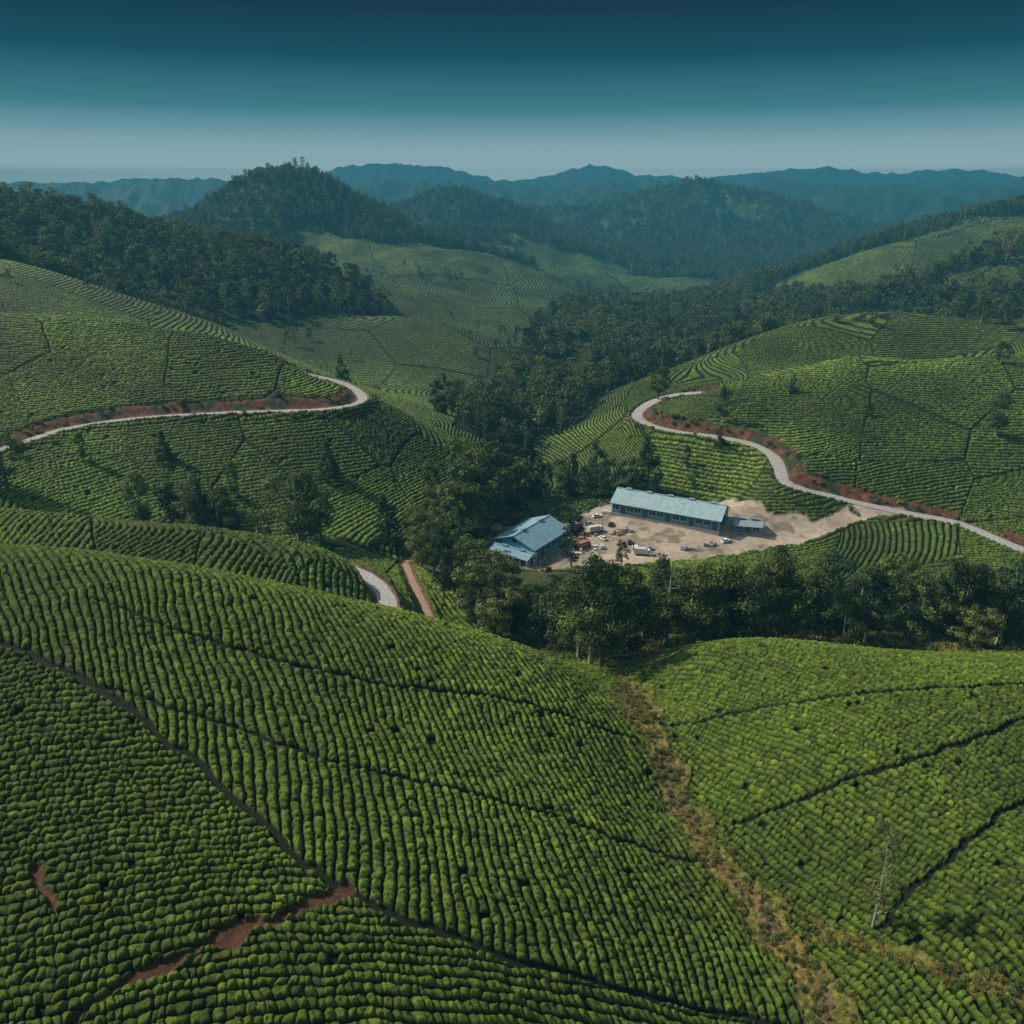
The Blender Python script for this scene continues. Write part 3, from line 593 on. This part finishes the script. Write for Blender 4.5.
def car(u,Y_,rot,pi,kind='parked_car'):
    x,y=B(u,Y_);e=link(D2.objects.new(kind,None));e.location=(x,y,gz(x,y)+.03);e.rotation_euler=(0,0,rot);pm=paints[pi]
    if kind=='parked_car':
        loft('body',[(-2.15,.72,.45,.8),(-2.05,.84,.3,.95),(-1.2,.88,.28,.98),(.8,.88,.28,.95),(1.9,.84,.3,.82),(2.15,.7,.4,.65)],pm,e)
        loft('windows',[(-1.75,.74,.96,.98),(-1.2,.74,.96,1.42),(.3,.74,.96,1.42),(1.05,.74,.93,.96)],dark,e)
        boxes('roof',[(-1.2,.3,-.67,.67,1.425,1.47)],pm,e);lathe_wheels(e,2.6,1.6,.33)
        boxes('lamps',[(2.08,2.17,-.7,-.45,.55,.7),(2.08,2.17,.45,.7,.55,.7)],frm,e)
    else:
        boxes('chassis',[(-3.3,3.2,-.5,.5,.55,.8)],dark,e)
        loft('cab',[(1.5,1.05,.8,2.5),(2.5,1.05,.7,2.5),(3.2,1.02,.6,1.55),(3.25,1.0,.6,1.4)],pm,e)
        boxes('cab_windows',[(2.0,2.5,-1.07,1.07,1.6,2.2)],dark,e)
        loft('cargo_box',[(-3.4,1.15,.82,2.9),(1.35,1.15,.82,2.9)],wallW if pi!=3 else wood,e);lathe_wheels(e,4.4,1.9,.48)
for a in [(597,303,.4,0,'parked_truck'),(640,286,-.3,0,'parked_car'),(652,285,.2,1,'parked_car'),(612,309,1.2,2,'parked_car'),(585,288,.7,3,'parked_truck'),(604,296,2.2,0,'parked_car'),(590,310,.1,1,'parked_car'),(632,292,1.4,2,'parked_car'),(730,294,.5,0,'parked_car'),(646,280,-.2,0,'parked_truck'),(598,318,.3,0,'parked_car'),(575,308,1.4,0,'parked_truck')]: car(*a)
for u,Y_ in((580,295),(618,300),(600,286),(627,303),(575,282),(712,290),(590,300),(608,322),(660,279),(690,285)):
    x,y=B(u,Y_);e=link(D2.objects.new('crate_stack',None));e.location=(x,y,gz(x,y));bl=[]
    for i in range(9):
        bx,by=R(-2.5,2.5),R(-1.5,1.5);hgt=R(.6,1.6);bl.append((bx,bx+R(.8,1.4),by,by+R(.7,1.2),-.1,hgt))
    boxes('crates',bl,random.choice([wood,frm,conc]),e)
# ------------------------------------------------------------------ glowing haze
hz=D2.materials.new('glowing_haze');hz.use_nodes=True;t=hz.node_tree;t.nodes.clear();o_=t.nodes.new('ShaderNodeOutputMaterial');ab=t.nodes.new('ShaderNodeVolumeAbsorption');em=t.nodes.new('ShaderNodeEmission');ad=t.nodes.new('ShaderNodeAddShader')
LX=4400.;ab.inputs[0].default_value=(0,0,0,1);ab.inputs[1].default_value=1/LX;em.inputs[0].default_value=(.036,.172,.235,1);em.inputs[1].default_value=1/LX  # haze brightness is emitted by the volume, standing in for scattered light
t.links.new(ab.outputs[0],ad.inputs[0]);t.links.new(em.outputs[0],ad.inputs[1]);t.links.new(ad.outputs[0],o_.inputs['Volume'])
me=D2.meshes.new('haze');me.from_pydata(boxv(-11000,11000,-300,10500,-500,ZC+225),[],BF);me.materials.append(hz);link(D2.objects.new('glowing_haze',me))
# ------------------------------------------------------------------ sky, sun, camera
sc=bpy.context.scene;wd=D2.worlds.new('World');sc.world=wd;wd.use_nodes=True;t=wd.node_tree;bg=t.nodes['Background'];nn=t.nodes.new
EL,AZ=math.radians(42),math.radians(-70)
sk=nn('ShaderNodeTexSky');sk.sky_type='NISHITA';sk.sun_disc=False;sk.sun_elevation=EL;sk.sun_rotation=AZ%(2*math.pi);sk.air_density=1.5;sk.dust_density=2.
tc=nn('ShaderNodeTexCoord');sx=nn('ShaderNodeSeparateXYZ');cr=nn('ShaderNodeValToRGB');t.links.new(tc.outputs['Generated'],sx.inputs[0]);t.links.new(sx.outputs[2],cr.inputs[0])
# low band of hazy, stratified air (radiance by elevation) merging to open sky above
el=cr.color_ramp.elements;BS=.12
stops=[(0.,(1.,1.12,1.05)),(.021,(1.,1.12,1.05)),(.03,(.52,.62,.61)),(.042,(.31,.41,.41)),(.06,(.14,.235,.26)),(.083,(.03,.11,.135)),(.132,(.0,.022,.042)),(.185,(.0,.0,.006)),(.3,(.01,.03,.04)),(.5,(.12,.15,.17))]
el[0].position=stops[0][0];el[0].color=stops[0][1]+(1,);el[1].position=stops[-1][0];el[1].color=stops[-1][1]+(1,)
for p_,c_ in stops[1:-1]: e=el.new(p_);e.color=c_+(1,)
mv=nn('ShaderNodeMapRange');mv.inputs[1].default_value=.25;mv.inputs[2].default_value=.5;t.links.new(sx.outputs[2],mv.inputs[0])
mul=nn('ShaderNodeVectorMath');mul.operation='SCALE';mul.inputs[3].default_value=2/BS;t.links.new(cr.outputs[0],mul.inputs[0])
mx=nn('ShaderNodeMix');mx.data_type='RGBA';t.links.new(mv.outputs[0],mx.inputs[0]);t.links.new(mul.outputs[0],mx.inputs[6]);t.links.new(sk.outputs[0],mx.inputs[7])
t.links.new(mx.outputs[2],bg.inputs[0]);bg.inputs[1].default_value=BS
l=D2.lights.new('sun','SUN');l.energy=4.9;l.angle=math.radians(2);l.color=(1,.94,.82);lo=link(D2.objects.new('sun',l))
d=Vector((math.sin(AZ)*math.cos(EL),math.cos(AZ)*math.cos(EL),math.sin(EL)));lo.rotation_euler=d.to_track_quat('Z','Y').to_euler();lo.location=(0,0,500)
cam=D2.cameras.new('camera');cam.lens=28.125;cam.sensor_width=36;cam.clip_end=30000;co=link(D2.objects.new('camera',cam));co.location=(0,0,ZC);co.rotation_euler=(math.pi/2-PT,0,0);sc.camera=co
sc.view_settings.view_transform='Standard';sc.view_settings.look='None';sc.view_settings.exposure=0
print('done',time.time()-T0)
